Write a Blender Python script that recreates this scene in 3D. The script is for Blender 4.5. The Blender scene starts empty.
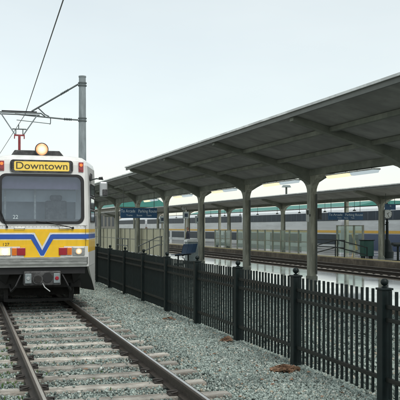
import bpy, bmesh, math, random
import numpy as np
from mathutils import Vector, Matrix, noise

R = math.radians
random.seed(7)
rng = np.random.default_rng(11)
scene = bpy.context.scene
COL = scene.collection

# ------------------------------------------------------------------ camera
cam_d = bpy.data.cameras.new('camera')
cam = bpy.data.objects.new('camera', cam_d)
COL.objects.link(cam)
cam.location = (0, 0, 1.82)
cam.rotation_euler = (R(90), 0, R(-16.17))
cam_d.sensor_width = 36
cam_d.lens = 72
cam_d.shift_y = 27 / 400
cam_d.clip_start = 0.1
cam_d.clip_end = 3000
scene.camera = cam

# ------------------------------------------------------------------ world and sun
SUN_EL, SUN_ROT = R(52), R(166)
world = bpy.data.worlds.new('World')
scene.world = world
world.use_nodes = True
wn, wl = world.node_tree.nodes, world.node_tree.links
wn.clear()
w_out = wn.new('ShaderNodeOutputWorld')
w_bg = wn.new('ShaderNodeBackground')          # clear sky, faint
w_bg2 = wn.new('ShaderNodeBackground')         # cloud deck
w_add = wn.new('ShaderNodeAddShader')
sky = wn.new('ShaderNodeTexSky')
sky.sky_type = 'NISHITA'
sky.sun_disc = False
sky.sun_elevation = SUN_EL
sky.sun_rotation = SUN_ROT
w_bg.inputs['Strength'].default_value = 0.05
wl.new(sky.outputs[0], w_bg.inputs['Color'])
tc = wn.new('ShaderNodeTexCoord')
mp = wn.new('ShaderNodeMapping'); mp.inputs['Scale'].default_value = (1.2, 1.2, 3.5)
nz = wn.new('ShaderNodeTexNoise'); nz.inputs['Scale'].default_value = 2.6; nz.inputs['Detail'].default_value = 5
cr = wn.new('ShaderNodeValToRGB')
cr.color_ramp.elements[0].position = 0.3; cr.color_ramp.elements[0].color = (0.690, 0.715, 0.645, 1)
cr.color_ramp.elements[1].position = 0.72; cr.color_ramp.elements[1].color = (0.770, 0.785, 0.700, 1)
wl.new(tc.outputs['Generated'], mp.inputs[0]); wl.new(mp.outputs[0], nz.inputs['Vector'])
wl.new(nz.outputs['Fac'], cr.inputs[0]); wl.new(cr.outputs[0], w_bg2.inputs['Color'])
w_bg2.inputs['Strength'].default_value = 0.69
wl.new(w_bg.outputs[0], w_add.inputs[0]); wl.new(w_bg2.outputs[0], w_add.inputs[1])
wl.new(w_add.outputs[0], w_out.inputs['Surface'])

sun_d = bpy.data.lights.new('sun', 'SUN')
sun_d.energy = 1.4
sun_d.angle = R(25)
sun_d.color = (1.0, 0.97, 0.92)
sun = bpy.data.objects.new('sun', sun_d)
COL.objects.link(sun)
sun.rotation_euler = (R(90) - SUN_EL, 0, R(14))     # light comes from behind and a little right of the camera
sun.location = (-20, -20, 40)

vs = scene.view_settings
vs.view_transform = 'Standard'
vs.look = 'None'
vs.exposure = 0.36
vs.gamma = 1
vs.use_curve_mapping = False
scene.render.engine = 'CYCLES'
scene.cycles.max_bounces = 6

# ------------------------------------------------------------------ helpers
def mat(name, col, rough=0.6, metal=0.0, var=0.15, scale=6.0, bump=0.0, bscale=40.0, col2=None,
        spec=0.5, rvar=0.0, streak=None, perobj=0.0, coat=0.0):
    m = bpy.data.materials.new(name); m.use_nodes = True
    n, l = m.node_tree.nodes, m.node_tree.links
    b = n['Principled BSDF']
    b.inputs['Roughness'].default_value = rough
    b.inputs['Metallic'].default_value = metal
    b.inputs['Specular IOR Level'].default_value = spec
    b.inputs['Coat Weight'].default_value = coat
    t = n.new('ShaderNodeTexCoord')
    src = t.outputs['Object']
    if streak:
        mpn = n.new('ShaderNodeMapping'); mpn.inputs['Scale'].default_value = streak
        l.new(src, mpn.inputs[0]); src = mpn.outputs[0]
    no = n.new('ShaderNodeTexNoise'); no.inputs['Scale'].default_value = scale
    no.inputs['Detail'].default_value = 8; no.inputs['Roughness'].default_value = 0.65
    l.new(src, no.inputs['Vector'])
    ramp = n.new('ShaderNodeValToRGB')
    ramp.color_ramp.elements[0].position = 0.3; ramp.color_ramp.elements[1].position = 0.72
    c2 = col2 if col2 else tuple(min(1, c * (1 + var)) for c in col)
    c1 = col if col2 else tuple(c * (1 - var) for c in col)
    ramp.color_ramp.elements[0].color = (*c1, 1); ramp.color_ramp.elements[1].color = (*c2, 1)
    l.new(no.outputs['Fac'], ramp.inputs[0])
    out = ramp.outputs[0]
    if perobj:
        oi = n.new('ShaderNodeObjectInfo'); hs = n.new('ShaderNodeHueSaturation')
        mr = n.new('ShaderNodeMapRange'); mr.inputs[3].default_value = 1 - perobj; mr.inputs[4].default_value = 1 + perobj
        l.new(oi.outputs['Random'], mr.inputs[0]); l.new(mr.outputs[0], hs.inputs['Value']); l.new(out, hs.inputs['Color'])
        out = hs.outputs[0]
    l.new(out, b.inputs['Base Color'])
    if rvar:
        mr = n.new('ShaderNodeMapRange'); mr.inputs[1].default_value = 0.35; mr.inputs[2].default_value = 0.65
        mr.inputs[3].default_value = max(0.02, rough - rvar); mr.inputs[4].default_value = min(1, rough + rvar)
        l.new(no.outputs['Fac'], mr.inputs[0]); l.new(mr.outputs[0], b.inputs['Roughness'])
    if bump:
        nb = n.new('ShaderNodeTexNoise'); nb.inputs['Scale'].default_value = bscale; nb.inputs['Detail'].default_value = 4
        l.new(t.outputs['Object'], nb.inputs['Vector'])
        bp = n.new('ShaderNodeBump'); bp.inputs['Strength'].default_value = bump; bp.inputs['Distance'].default_value = 0.02
        l.new(nb.outputs['Fac'], bp.inputs['Height']); l.new(bp.outputs[0], b.inputs['Normal'])
    return m

def emis(name, col, strength):
    m = bpy.data.materials.new(name); m.use_nodes = True
    b = m.node_tree.nodes['Principled BSDF']
    b.inputs['Base Color'].default_value = (*col, 1)
    b.inputs['Emission Color'].default_value = (*col, 1)
    b.inputs['Emission Strength'].default_value = strength
    b.inputs['Roughness'].default_value = 0.3
    return m

def glass(name, tint, refl=0.12, rough=0.05, opac=0.0):
    m = bpy.data.materials.new(name); m.use_nodes = True
    n, l = m.node_tree.nodes, m.node_tree.links
    n.clear()
    o = n.new('ShaderNodeOutputMaterial')
    tr = n.new('ShaderNodeBsdfTransparent'); tr.inputs[0].default_value = (*tint, 1)
    gl = n.new('ShaderNodeBsdfGlossy'); gl.inputs['Roughness'].default_value = rough; gl.inputs[0].default_value = (0.9, 0.95, 1, 1)
    lw = n.new('ShaderNodeLayerWeight'); lw.inputs[0].default_value = 0.5
    pw = n.new('ShaderNodeMath'); pw.operation = 'POWER'; pw.inputs[1].default_value = 4; l.new(lw.outputs['Facing'], pw.inputs[0])
    ad = n.new('ShaderNodeMath'); ad.operation = 'ADD'; ad.use_clamp = True; ad.inputs[1].default_value = refl
    l.new(pw.outputs[0], ad.inputs[0])
    mx = n.new('ShaderNodeMixShader'); l.new(ad.outputs[0], mx.inputs[0]); l.new(tr.outputs[0], mx.inputs[1]); l.new(gl.outputs[0], mx.inputs[2])
    last = mx
    if opac:
        df = n.new('ShaderNodeBsdfDiffuse'); df.inputs[0].default_value = (*tint, 1)
        m2 = n.new('ShaderNodeMixShader'); m2.inputs[0].default_value = opac
        l.new(mx.outputs[0], m2.inputs[1]); l.new(df.outputs[0], m2.inputs[2]); last = m2
    l.new(last.outputs[0], o.inputs[0])
    return m

class MB:
    """collects shapes; build() links them as one mesh object"""
    def __init__(self): self.v = []; self.f = []
    def add(self, vs_, fs_):
        k = len(self.v); self.v += [tuple(p) for p in vs_]; self.f += [tuple(i + k for i in f) for f in fs_]; return self
    def box(self, x0, x1, y0, y1, z0, z1, M=None):
        p = [(x0,y0,z0),(x1,y0,z0),(x1,y1,z0),(x0,y1,z0),(x0,y0,z1),(x1,y0,z1),(x1,y1,z1),(x0,y1,z1)]
        if M: p = [tuple(M @ Vector(q)) for q in p]
        return self.add(p, [(0,3,2,1),(4,5,6,7),(0,1,5,4),(1,2,6,5),(2,3,7,6),(3,0,4,7)])
    def prism(self, poly, a, b, axis='y'):
        """poly in the two other axes, extruded from a to b along axis"""
        def P(u, v, t): return {'y': (u, t, v), 'x': (t, u, v), 'z': (u, v, t)}[axis]
        n = len(poly)
        p = [P(u, v, a) for u, v in poly] + [P(u, v, b) for u, v in poly]
        f = [tuple(range(n)), tuple(range(2*n-1, n-1, -1))] + [(i, i+n, (i+1) % n + n, (i+1) % n) for i in range(n)]
        return self.add(p, f)
    def tube(self, pts, r, n=8, r1=None):
        pts = [Vector(p) for p in pts]; rings = []
        for i, p in enumerate(pts):
            d = (pts[min(i+1, len(pts)-1)] - pts[max(i-1, 0)]).normalized()
            u = d.cross(Vector((0,0,1)))
            if u.length < 1e-3: u = d.cross(Vector((0,1,0)))
            u.normalize(); w = d.cross(u)
            rr = r if r1 is None else r + (r1 - r) * i / (len(pts)-1)
            rings.append([p + u*math.cos(2*math.pi*k/n)*rr + w*math.sin(2*math.pi*k/n)*rr for k in range(n)])
        vs_ = [q for rg in rings for q in rg]; fs_ = []
        for i in range(len(pts)-1):
            for k in range(n): fs_.append((i*n+k, i*n+(k+1)%n, (i+1)*n+(k+1)%n, (i+1)*n+k))
        fs_.append(tuple(range(n-1, -1, -1))); e = (len(pts)-1)*n; fs_.append(tuple(range(e, e+n)))
        return self.add(vs_, fs_)
    def lathe(self, prof, c=(0,0,0), n=16, axis='z'):
        def P(r, t, a):
            x, y = r*math.cos(a), r*math.sin(a)
            return {'z': (c[0]+x, c[1]+y, c[2]+t), 'y': (c[0]+x, c[1]+t, c[2]+y), 'x': (c[0]+t, c[1]+x, c[2]+y)}[axis]
        vs_ = [P(r, t, 2*math.pi*k/n) for r, t in prof for k in range(n)]; fs_ = []
        for i in range(len(prof)-1):
            for k in range(n): fs_.append((i*n+k, i*n+(k+1)%n, (i+1)*n+(k+1)%n, (i+1)*n+k))
        fs_.append(tuple(range(n-1,-1,-1))); e = (len(prof)-1)*n; fs_.append(tuple(range(e, e+n)))
        return self.add(vs_, fs_)
    def build(self, name, m, parent=None, bevel=0, smooth=False, loc=None):
        me = bpy.data.meshes.new(name); me.from_pydata(self.v, [], self.f)
        bm = bmesh.new(); bm.from_mesh(me); bmesh.ops.recalc_face_normals(bm, faces=bm.faces); bm.to_mesh(me); bm.free()
        me.materials.append(m)
        o = bpy.data.objects.new(name, me); COL.objects.link(o)
        if parent: o.parent = parent
        if loc: o.location = loc
        if smooth:
            for p in me.polygons: p.use_smooth = True
            try: me.set_sharp_from_angle(angle=R(40))
            except Exception: pass
        if bevel:
            b = o.modifiers.new('bevel', 'BEVEL'); b.width = bevel; b.segments = 2; b.limit_method = 'ANGLE'
        return o

def tag(o, label=None, cat=None, group=None, kind=None):
    if label: o['label'] = label
    if cat: o['category'] = cat
    if group: o['group'] = group
    if kind: o['kind'] = kind
    return o
def empty(name, loc, rz=0.0):
    o = bpy.data.objects.new(name, None); COL.objects.link(o); o.location = loc; o.rotation_euler = (0,0,rz)
    o.empty_display_size = 0.2
    return o
def copy_tree(o, parent=None):
    c = o.copy(); COL.objects.link(c); c.parent = parent
    for ch in list(o.children): copy_tree(ch, c)
    return c
def bake(o):
    """apply modifiers into the mesh"""
    dg = bpy.context.evaluated_depsgraph_get(); dg.update()
    me = bpy.data.meshes.new_from_object(o.evaluated_get(dg))
    o.modifiers.clear(); o.data = me
def text(name, body, size, m, parent, loc, rot=(R(90),0,0), ext=0.003, sx=1.0, bold=0.0):
    cu = bpy.data.curves.new(name, 'FONT'); cu.body = body; cu.size = size; cu.extrude = ext; cu.offset = bold
    cu.align_x = 'CENTER'; cu.align_y = 'CENTER'
    t = bpy.data.objects.new(name, cu); COL.objects.link(t)
    bpy.context.view_layer.update()
    me = bpy.data.meshes.new_from_object(t.evaluated_get(bpy.context.evaluated_depsgraph_get()))
    bpy.data.objects.remove(t); bpy.data.curves.remove(cu)
    me.materials.clear(); me.materials.append(m)
    o = bpy.data.objects.new(name, me); COL.objects.link(o); o.parent = parent; o.location = loc; o.rotation_euler = rot
    o.scale = (sx, 1, 1)
    return o

# station frame: D metres across from the camera, s metres along the platforms
PHI = R(1.18)
n2 = Vector((math.cos(PHI), math.sin(PHI), 0)); d2 = Vector((-math.sin(PHI), math.cos(PHI), 0))
def P(D, s, z=0.0): return n2*D + d2*s + Vector((0,0,z))

# ------------------------------------------------------------------ materials
M = {}
M['soil'] = mat('gravel_bed', (0.07,0.085,0.078), 0.9, var=0.35, scale=30, bump=0.8, bscale=60)
M['far_ground'] = mat('far_ground', (0.13,0.14,0.12), 0.9, var=0.3, scale=0.6, bump=0.5, bscale=20)
M['rail_side'] = mat('rusty_rail', (0.045,0.034,0.025), 0.65, metal=0.2, var=0.4, scale=20, bump=0.3, bscale=80)
M['rail_top'] = mat('polished_rail', (0.78,0.78,0.76), 0.3, metal=0.9, var=0.2, scale=9, streak=(8,0.5,1))
M['tie'] = mat('weathered_tie', (0.17,0.142,0.112), 0.8, col2=(0.62,0.60,0.54), scale=1.5, streak=(1.0,4,3), bump=0.7, bscale=50, perobj=0.35)
M['clip'] = mat('track_clip', (0.035,0.03,0.026), 0.7, var=0.4, scale=30)
M['fence'] = mat('green_black_paint', (0.006,0.013,0.013), 0.5, spec=0.28, var=0.35, scale=9, bump=0.05, bscale=60)
M['fence_rail'] = mat('green_black_rail_paint', (0.007,0.015,0.014), 0.48, spec=0.3, col2=(0.022,0.018,0.014), scale=1.2, bump=0.05, bscale=60)
M['canopy'] = mat('grey_green_concrete', (0.15,0.165,0.135), 0.8, col2=(0.27,0.285,0.235), scale=1.6, bump=0.15, bscale=30)
M['soffit'] = mat('soffit_boards', (0.25,0.255,0.235), 0.85, col2=(0.36,0.36,0.335), scale=1.1, streak=(0.5,2.2,1), bump=0.2, bscale=30)
M['column'] = mat('pale_green_column_paint', (0.22,0.23,0.18), 0.65, col2=(0.46,0.46,0.37), scale=2.4, streak=(5,5,0.5), bump=0.15, bscale=20)
M['fascia'] = mat('fascia_metal', (0.12,0.13,0.115), 0.5, var=0.2, scale=3)
M['gutter'] = mat('pale_gutter', (0.80,0.82,0.80), 0.4, var=0.15, scale=4, streak=(1,0.3,1))
M['roof'] = mat('roof_felt', (0.22,0.23,0.22), 0.8, var=0.2, scale=2)
M['pipe'] = mat('dark_pipe', (0.06,0.07,0.06), 0.5, var=0.2)
M['kerb'] = mat('platform_edge_concrete', (0.17,0.14,0.105), 0.8, var=0.3, scale=4, bump=0.3)
M['yellow_edge'] = mat('yellow_tactile_edge', (0.47,0.37,0.15), 0.6, var=0.25, scale=5)
M['galv'] = mat('galvanised_steel', (0.27,0.31,0.32), 0.5, metal=0.2, var=0.15, scale=4, streak=(4,4,0.7))
M['arm'] = mat('dark_steel_arm', (0.11,0.13,0.13), 0.5, metal=0.4, var=0.2)
M['wire'] = mat('overhead_wire', (0.09,0.10,0.10), 0.5, metal=0.5)
M['ceramic'] = mat('brown_insulator', (0.10,0.05,0.035), 0.3)
M['white'] = mat('white_tram_paint', (0.62,0.63,0.60), 0.35, col2=(0.76,0.77,0.74), scale=2, streak=(3,3,0.6), coat=0.3)
M['black'] = mat('black_rubber', (0.012,0.012,0.013), 0.6, var=0.3)
M['under'] = mat('underframe_grime', (0.02,0.019,0.018), 0.85, var=0.5, scale=8, bump=0.4)
M['bumper'] = mat('brushed_bumper', (0.40,0.41,0.40), 0.35, metal=0.6, var=0.15, scale=5, streak=(1,1,10))
M['coupler'] = mat('coupler_grey', (0.085,0.085,0.085), 0.6, metal=0.3, var=0.35, scale=12, bump=0.3)
M['blue'] = mat('livery_blue', (0.018,0.09,0.42), 0.35, var=0.08, coat=0.3)
M['yellow'] = mat('livery_yellow', (0.87,0.53,0.016), 0.35, var=0.08, coat=0.3)
M['sign_yellow'] = emis('backlit_destination_panel', (0.66,0.47,0.08), 0.34)
M['ink'] = mat('sign_ink', (0.07,0.06,0.03), 0.6)
M['glass'] = glass('windscreen_glass', (0.90,0.93,0.96), refl=0.06)
M['cab_glass'] = glass('cab_side_glass', (0.75,0.8,0.85), refl=0.06)
M['side_glass'] = mat('tinted_side_glass', (0.018,0.024,0.03), 0.06, var=0.2, spec=0.8)
M['interior'] = mat('cab_interior', (0.42,0.44,0.46), 0.7, var=0.2, scale=3)
M['interior_dark'] = mat('cab_sunshade', (0.10,0.08,0.13), 0.6, var=0.2)
M['interior_light'] = mat('cab_light_band', (0.72,0.78,0.82), 0.6, var=0.08)
M['lamp_hot'] = emis('headlamp_lit', (1.0,0.82,0.55), 12)
M['lamp_warm'] = emis('headlamp_dim', (1.0,0.80,0.50), 1.8)
M['lamp_roof'] = emis('roof_headlamp_lit', (1.0,0.70,0.30), 6)
M['lamp_rim'] = emis('amber_lamp_rim', (1.0,0.52,0.16), 1.3)
def lit_lens(name, c, r, hot, rim, power):
    m = bpy.data.materials.new(name); m.use_nodes = True
    n, l = m.node_tree.nodes, m.node_tree.links; b = n['Principled BSDF']
    t = n.new('ShaderNodeTexCoord'); d = n.new('ShaderNodeVectorMath'); d.operation = 'DISTANCE'; d.inputs[1].default_value = c
    l.new(t.outputs['Object'], d.inputs[0])
    mr = n.new('ShaderNodeMapRange'); mr.inputs[1].default_value = 0.0; mr.inputs[2].default_value = r; l.new(d.outputs['Value'], mr.inputs[0])
    rp = n.new('ShaderNodeValToRGB'); e = rp.color_ramp.elements
    b.inputs['Base Color'].default_value = (0.02,0.02,0.02,1); e[0].position = 0.2; e[0].color = (*hot, 1); e[1].position = 1.0; e[1].color = (*rim, 1)
    l.new(mr.outputs[0], rp.inputs[0]); l.new(rp.outputs[0], b.inputs['Emission Color']); b.inputs['Emission Strength'].default_value = power
    b.inputs['Roughness'].default_value = 0.25
    return m
M['roof_lens'] = lit_lens('roof_lamp_lens', (0.02, 0.29, 3.43), 0.128, (1.0,0.86,0.58), (0.60,0.17,0.02), 1.35)
M['front_lens_right'] = lit_lens('front_lamp_lens', (0.74, -0.05, 1.322), 0.066, (1.0,0.92,0.70), (0.62,0.30,0.10), 1.15)
M['front_lens_left'] = lit_lens('left_lens_and_bloom', (-0.74, -0.045, 1.322), 0.135, (1.0,0.93,0.76), (0.80,0.38,0.14), 1.3)
M['lens_red'] = mat('red_lens', (0.32,0.015,0.03), 0.15, var=0.2, coat=0.5)
M['lens_orange'] = mat('orange_lens', (0.70,0.17,0.015), 0.15, var=0.2, coat=0.5)
M['lens_marker'] = emis('amber_marker', (0.75,0.18,0.04), 0.6)
M['pan_red'] = mat('red_pantograph_mast', (0.26,0.035,0.04), 0.5, var=0.25)
M['chrome'] = mat('mirror_housing', (0.42,0.44,0.45), 0.3, metal=0.4, var=0.15)
M['blue_sign'] = mat('blue_sign_panel', (0.015,0.075,0.16), 0.5, var=0.15)
M['white_ink'] = mat('white_lettering', (0.62,0.70,0.72), 0.6)
M['beige'] = mat('beige_screen_panel', (0.50,0.47,0.31), 0.6, col2=(0.64,0.61,0.44), scale=1.5)
M['screen_glass'] = glass('greenish_screen_glass', (0.80,0.88,0.84), refl=0.05, rough=0.15, opac=0.06)
M['seat_blue'] = mat('blue_seat', (0.012,0.055,0.13), 0.35, var=0.2)
M['cabinet'] = mat('grey_cabinet', (0.24,0.29,0.29), 0.45, var=0.12, scale=2)
M['green_box'] = mat('green_cabinet', (0.014,0.085,0.065), 0.45, var=0.2)
M['silver'] = mat('stainless_coach', (0.60,0.62,0.64), 0.4, metal=0.15, var=0.12, scale=1, streak=(1,0.1,6))
M['silver_dark'] = mat('window_post_grey', (0.07,0.085,0.11), 0.5, var=0.1)
M['coach_roof'] = mat('coach_roof', (0.68,0.71,0.72), 0.5, var=0.1)
M['navy'] = mat('navy_window_band', (0.026,0.040,0.058), 0.45, spec=0.2, var=0.3, scale=0.8)
M['blue_dark'] = mat('deep_blue_coach_paint', (0.02,0.05,0.13), 0.35, var=0.15)
M['stripe'] = mat('coach_yellow', (0.72,0.42,0.06), 0.5, var=0.1)
M['teal'] = mat('teal_roof', (0.045,0.21,0.175), 0.6, var=0.15, scale=0.3)
M['brick'] = mat('pale_wall', (0.30,0.28,0.24), 0.8, var=0.15, scale=0.5)
M['coat_red'] = mat('red_jacket', (0.30,0.02,0.02), 0.8)
M['coat_dark'] = mat('dark_coat', (0.025,0.03,0.045), 0.8)
M['trousers'] = mat('dark_trousers', (0.03,0.032,0.04), 0.85)
M['skin'] = mat('skin', (0.35,0.20,0.14), 0.5)
M['hair'] = mat('hair', (0.03,0.02,0.015), 0.6)
M['leaf'] = mat('dead_leaf', (0.10,0.05,0.03), 0.7, col2=(0.38,0.24,0.15), scale=14)
M['weed'] = mat('weed_green', (0.07,0.14,0.03), 0.7, var=0.4, scale=10)
M['tube'] = emis('fluorescent_diffuser', (1.0,0.82,0.50), 0.85)
M['diffuser_cool_glow'] = emis('cool_diffuser', (0.62,0.72,0.76), 0.45)  # dim glow put in so the shaded second diffuser reads bluish white
M['paper'] = mat('notice_white', (0.55,0.58,0.56), 0.6)

def weather(m, scale, lo, streak=(1,1,1)):
    n, l = m.node_tree.nodes, m.node_tree.links; b = n['Principled BSDF']
    src = b.inputs['Base Color'].links[0].from_socket
    t = n.new('ShaderNodeTexCoord'); mp_ = n.new('ShaderNodeMapping'); mp_.inputs['Scale'].default_value = streak; mp_.inputs['Location'].default_value = (3.1,7.7,1.3)
    no = n.new('ShaderNodeTexNoise'); no.inputs['Scale'].default_value = scale; no.inputs['Detail'].default_value = 10; no.inputs['Roughness'].default_value = 0.72
    l.new(t.outputs['Object'], mp_.inputs[0]); l.new(mp_.outputs[0], no.inputs['Vector'])
    mr = n.new('ShaderNodeMapRange'); mr.inputs[1].default_value = 0.44; mr.inputs[2].default_value = 0.58; mr.inputs[3].default_value = lo; mr.inputs[4].default_value = 1.08
    l.new(no.outputs['Fac'], mr.inputs[0])
    hs = n.new('ShaderNodeHueSaturation'); l.new(src, hs.inputs['Color']); l.new(mr.outputs[0], hs.inputs['Value']); l.new(hs.outputs[0], b.inputs['Base Color'])
weather(M['soffit'], 0.9, 0.84); weather(M['canopy'], 1.2, 0.84); weather(M['column'], 2.2, 0.74, (2,2,0.6)); weather(M['tie'], 4, 0.8); weather(M['kerb'], 1.0, 0.6)
weather(M['galv'], 2.0, 0.8, (2,2,0.5)); weather(M['silver'], 0.4, 0.88, (1,0.3,2)); weather(M['coupler'], 9, 0.55); weather(M['gutter'], 1.5, 0.75); weather(M['bumper'], 3, 0.75, (1,1,4)); weather(M['cabinet'], 2, 0.85)
# wet paving: concrete with a film of rain water in irregular patches
def wet_paving():
    m = bpy.data.materials.new('wet_paving'); m.use_nodes = True
    n, l = m.node_tree.nodes, m.node_tree.links; b = n['Principled BSDF']
    t = n.new('ShaderNodeTexCoord')
    a = n.new('ShaderNodeTexNoise'); a.inputs['Scale'].default_value = 0.45; a.inputs['Detail'].default_value = 6
    l.new(t.outputs['Object'], a.inputs['Vector'])
    r = n.new('ShaderNodeValToRGB'); r.color_ramp.elements[0].position = 0.42; r.color_ramp.elements[1].position = 0.56
    r.color_ramp.elements[0].color = (0.03,0.03,0.03,1); r.color_ramp.elements[1].color = (0.22,0.22,0.22,1)
    l.new(a.outputs['Fac'], r.inputs[0]); l.new(r.outputs[0], b.inputs['Roughness'])
    c = n.new('ShaderNodeTexNoise'); c.inputs['Scale'].default_value = 3; c.inputs['Detail'].default_value = 8
    l.new(t.outputs['Object'], c.inputs['Vector'])
    r2 = n.new('ShaderNodeValToRGB'); r2.color_ramp.elements[0].color = (0.55,0.57,0.56,1); r2.color_ramp.elements[1].color = (0.70,0.72,0.70,1)
    l.new(c.outputs['Fac'], r2.inputs[0])
    br = n.new('ShaderNodeTexBrick'); br.inputs['Scale'].default_value = 0.55; br.inputs['Mortar Size'].default_value = 0.012
    br.offset = 0; br.inputs['Color1'].default_value = (1,1,1,1); br.inputs['Color2'].default_value = (0.9,0.9,0.9,1); br.inputs['Mortar'].default_value = (0.4,0.4,0.4,1)
    l.new(t.outputs['Object'], br.inputs['Vector'])
    mx = n.new('ShaderNodeMix'); mx.data_type = 'RGBA'; mx.blend_type = 'MULTIPLY'; mx.inputs[0].default_value = 1
    l.new(r2.outputs[0], mx.inputs[6]); l.new(br.outputs[0], mx.inputs[7]); l.new(mx.outputs[2], b.inputs['Base Color'])
    b.inputs['Specular IOR Level'].default_value = 0.9; b.inputs['Coat Weight'].default_value = 0.8; b.inputs['Coat Roughness'].default_value = 0.04
    nb = n.new('ShaderNodeTexNoise'); nb.inputs['Scale'].default_value = 7
    l.new(t.outputs['Object'], nb.inputs['Vector'])
    bp = n.new('ShaderNodeBump'); bp.inputs['Strength'].default_value = 0.15; bp.inputs['Distance'].default_value = 0.01
    l.new(nb.outputs['Fac'], bp.inputs['Height']); l.new(bp.outputs[0], b.inputs['Normal'])
    return m
M['paving'] = wet_paving()

def stone_mat():
    m = bpy.data.materials.new('ballast_stone'); m.use_nodes = True
    n, l = m.node_tree.nodes, m.node_tree.links; b = n['Principled BSDF']
    g = n.new('ShaderNodeNewGeometry'); r = n.new('ShaderNodeValToRGB')
    e = r.color_ramp.elements
    e[0].position = 0; e[0].color = (0.09,0.115,0.103,1)
    e[1].position = 1; e[1].color = (0.56,0.60,0.56,1)
    for p, c in ((0.3,(0.175,0.220,0.198)),(0.62,(0.265,0.325,0.295)),(0.88,(0.37,0.43,0.39)),(0.95,(0.32,0.27,0.20))):
        x = e.new(p); x.color = (*c, 1)
    l.new(g.outputs['Random Per Island'], r.inputs[0])
    t = n.new('ShaderNodeTexCoord'); a = n.new('ShaderNodeTexNoise'); a.inputs['Scale'].default_value = 1.3; a.inputs['Detail'].default_value = 3
    l.new(t.outputs['Object'], a.inputs['Vector'])
    mr = n.new('ShaderNodeMapRange'); mr.inputs[1].default_value = 0.3; mr.inputs[2].default_value = 0.7
    mr.inputs[3].default_value = 0.82; mr.inputs[4].default_value = 1.2
    l.new(a.outputs['Fac'], mr.inputs[0])
    hs = n.new('ShaderNodeHueSaturation'); l.new(r.outputs[0], hs.inputs['Color']); l.new(mr.outputs[0], hs.inputs['Value'])
    l.new(hs.outputs[0], b.inputs['Base Color'])
    b.inputs['Roughness'].default_value = 0.62
    return m
M['stone'] = stone_mat()

def livery():
    m = mat('tram_livery', (0.6,0.6,0.57), 0.35, coat=0.3)
    n, l = m.node_tree.nodes, m.node_tree.links; b = n['Principled BSDF']
    t = n.new('ShaderNodeTexCoord'); s = n.new('ShaderNodeSeparateXYZ'); l.new(t.outputs['Object'], s.inputs[0])
    mr = n.new('ShaderNodeMapRange'); mr.inputs[1].default_value = 1.0; mr.inputs[2].default_value = 2.0
    l.new(s.outputs['Z'], mr.inputs[0])
    r = n.new('ShaderNodeValToRGB'); r.color_ramp.interpolation = 'CONSTANT'
    W, Y, B = (0.80,0.80,0.77,1), (0.90,0.55,0.016,1), (0.018,0.095,0.44,1)
    e = r.color_ramp.elements; e[0].position = 0; e[0].color = W; e[1].position = 0.300; e[1].color = Y
    for p, c in ((0.552,W),(0.578,B),(0.668,W),(0.700,Y),(0.775,W)):
        x = e.new(p); x.color = c
    l.new(mr.outputs[0], r.inputs[0])
    no = n.new('ShaderNodeTexNoise'); no.inputs['Scale'].default_value = 2.5; no.inputs['Detail'].default_value = 6
    mp_ = n.new('ShaderNodeMapping'); mp_.inputs['Scale'].default_value = (3,3,0.5); l.new(t.outputs['Object'], mp_.inputs[0]); l.new(mp_.outputs[0], no.inputs['Vector'])
    m2 = n.new('ShaderNodeMapRange'); m2.inputs[1].default_value = 0.25; m2.inputs[2].default_value = 0.7; m2.inputs[3].default_value = 0.82; m2.inputs[4].default_value = 1.05; l.new(no.outputs['Fac'], m2.inputs[0])
    hs = n.new('ShaderNodeHueSaturation'); l.new(r.outputs[0], hs.inputs['Color']); l.new(m2.outputs[0], hs.inputs['Value'])
    l.new(hs.outputs[0], b.inputs['Base Color'])
    return m
M['livery'] = livery()

# ------------------------------------------------------------------ ground
o = MB().box(-1500, 1500, -1500, 1500, -1.6, -0.95).build('ground', M['far_ground']); tag(o, kind='structure')
# ballast formation: one gently uneven sheet
def sheet(name, x0, x1, y0, y1, z, m, nx, ny, amp, fr, loc=(0,0,0), rz=0, depth=0.9):
    mb = MB(); xs = np.linspace(x0, x1, nx); ys = np.linspace(y0, y1, ny)
    V = [(x, y, z + amp*noise.noise(Vector((x*fr, y*fr, 3.1)))) for y in ys for x in xs]
    F = [(j*nx+i, j*nx+i+1, (j+1)*nx+i+1, (j+1)*nx+i) for j in range(ny-1) for i in range(nx-1)]
    mb.add(V, F)
    # skirt so the sheet is solid at its rim
    rim = [(x0,y0),(x1,y0),(x1,y1),(x0,y1)]
    for (a, b) in zip(rim, rim[1:]+rim[:1]):
        k = len(mb.v); mb.v += [(a[0],a[1],z),(b[0],b[1],z),(b[0],b[1],z-depth),(a[0],a[1],z-depth)]; mb.f.append((k,k+1,k+2,k+3))
    o = mb.build(name, m); o.location = loc; o.rotation_euler = (0,0,rz); return o
bed_near = sheet('ballast_bed', -60, 8.6, -30, 320, -0.015, M['soil'], 90, 300, 0.02, 0.9, rz=PHI); tag(bed_near, kind='structure')
bed_mid = sheet('track_bed', 13.85, 20.3, -30, 320, -0.28, M['soil'], 10, 300, 0.02, 0.9, rz=PHI, depth=0.64); tag(bed_mid, kind='structure')

# platforms
def platform(name, D0, D1, s0, s1, z):
    e = empty(name, P(0,0,0), PHI); tag(e, kind='structure')
    MB().box(D0+0.32, D1-0.32, s0, s1, -0.94, z).build('paving', M['paving'], e)
    for a, b in ((D0, D0+0.318), (D1-0.318, D1)):
        MB().box(a, b, s0, s1, -0.94, z-0.001).build('edging', M['kerb'], e, bevel=0.01)
    return e
pA = platform('platform', 8.6, 13.85, -20, 160, 0.12)
pB = platform('platform', 20.3, 29.0, -20, 220, 0.12)
MB().box(20.3+0.34, 20.3+0.95, -20, 220, 0.1215, 0.128).build('tactile_strip', M['yellow_edge'], pB)

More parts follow.
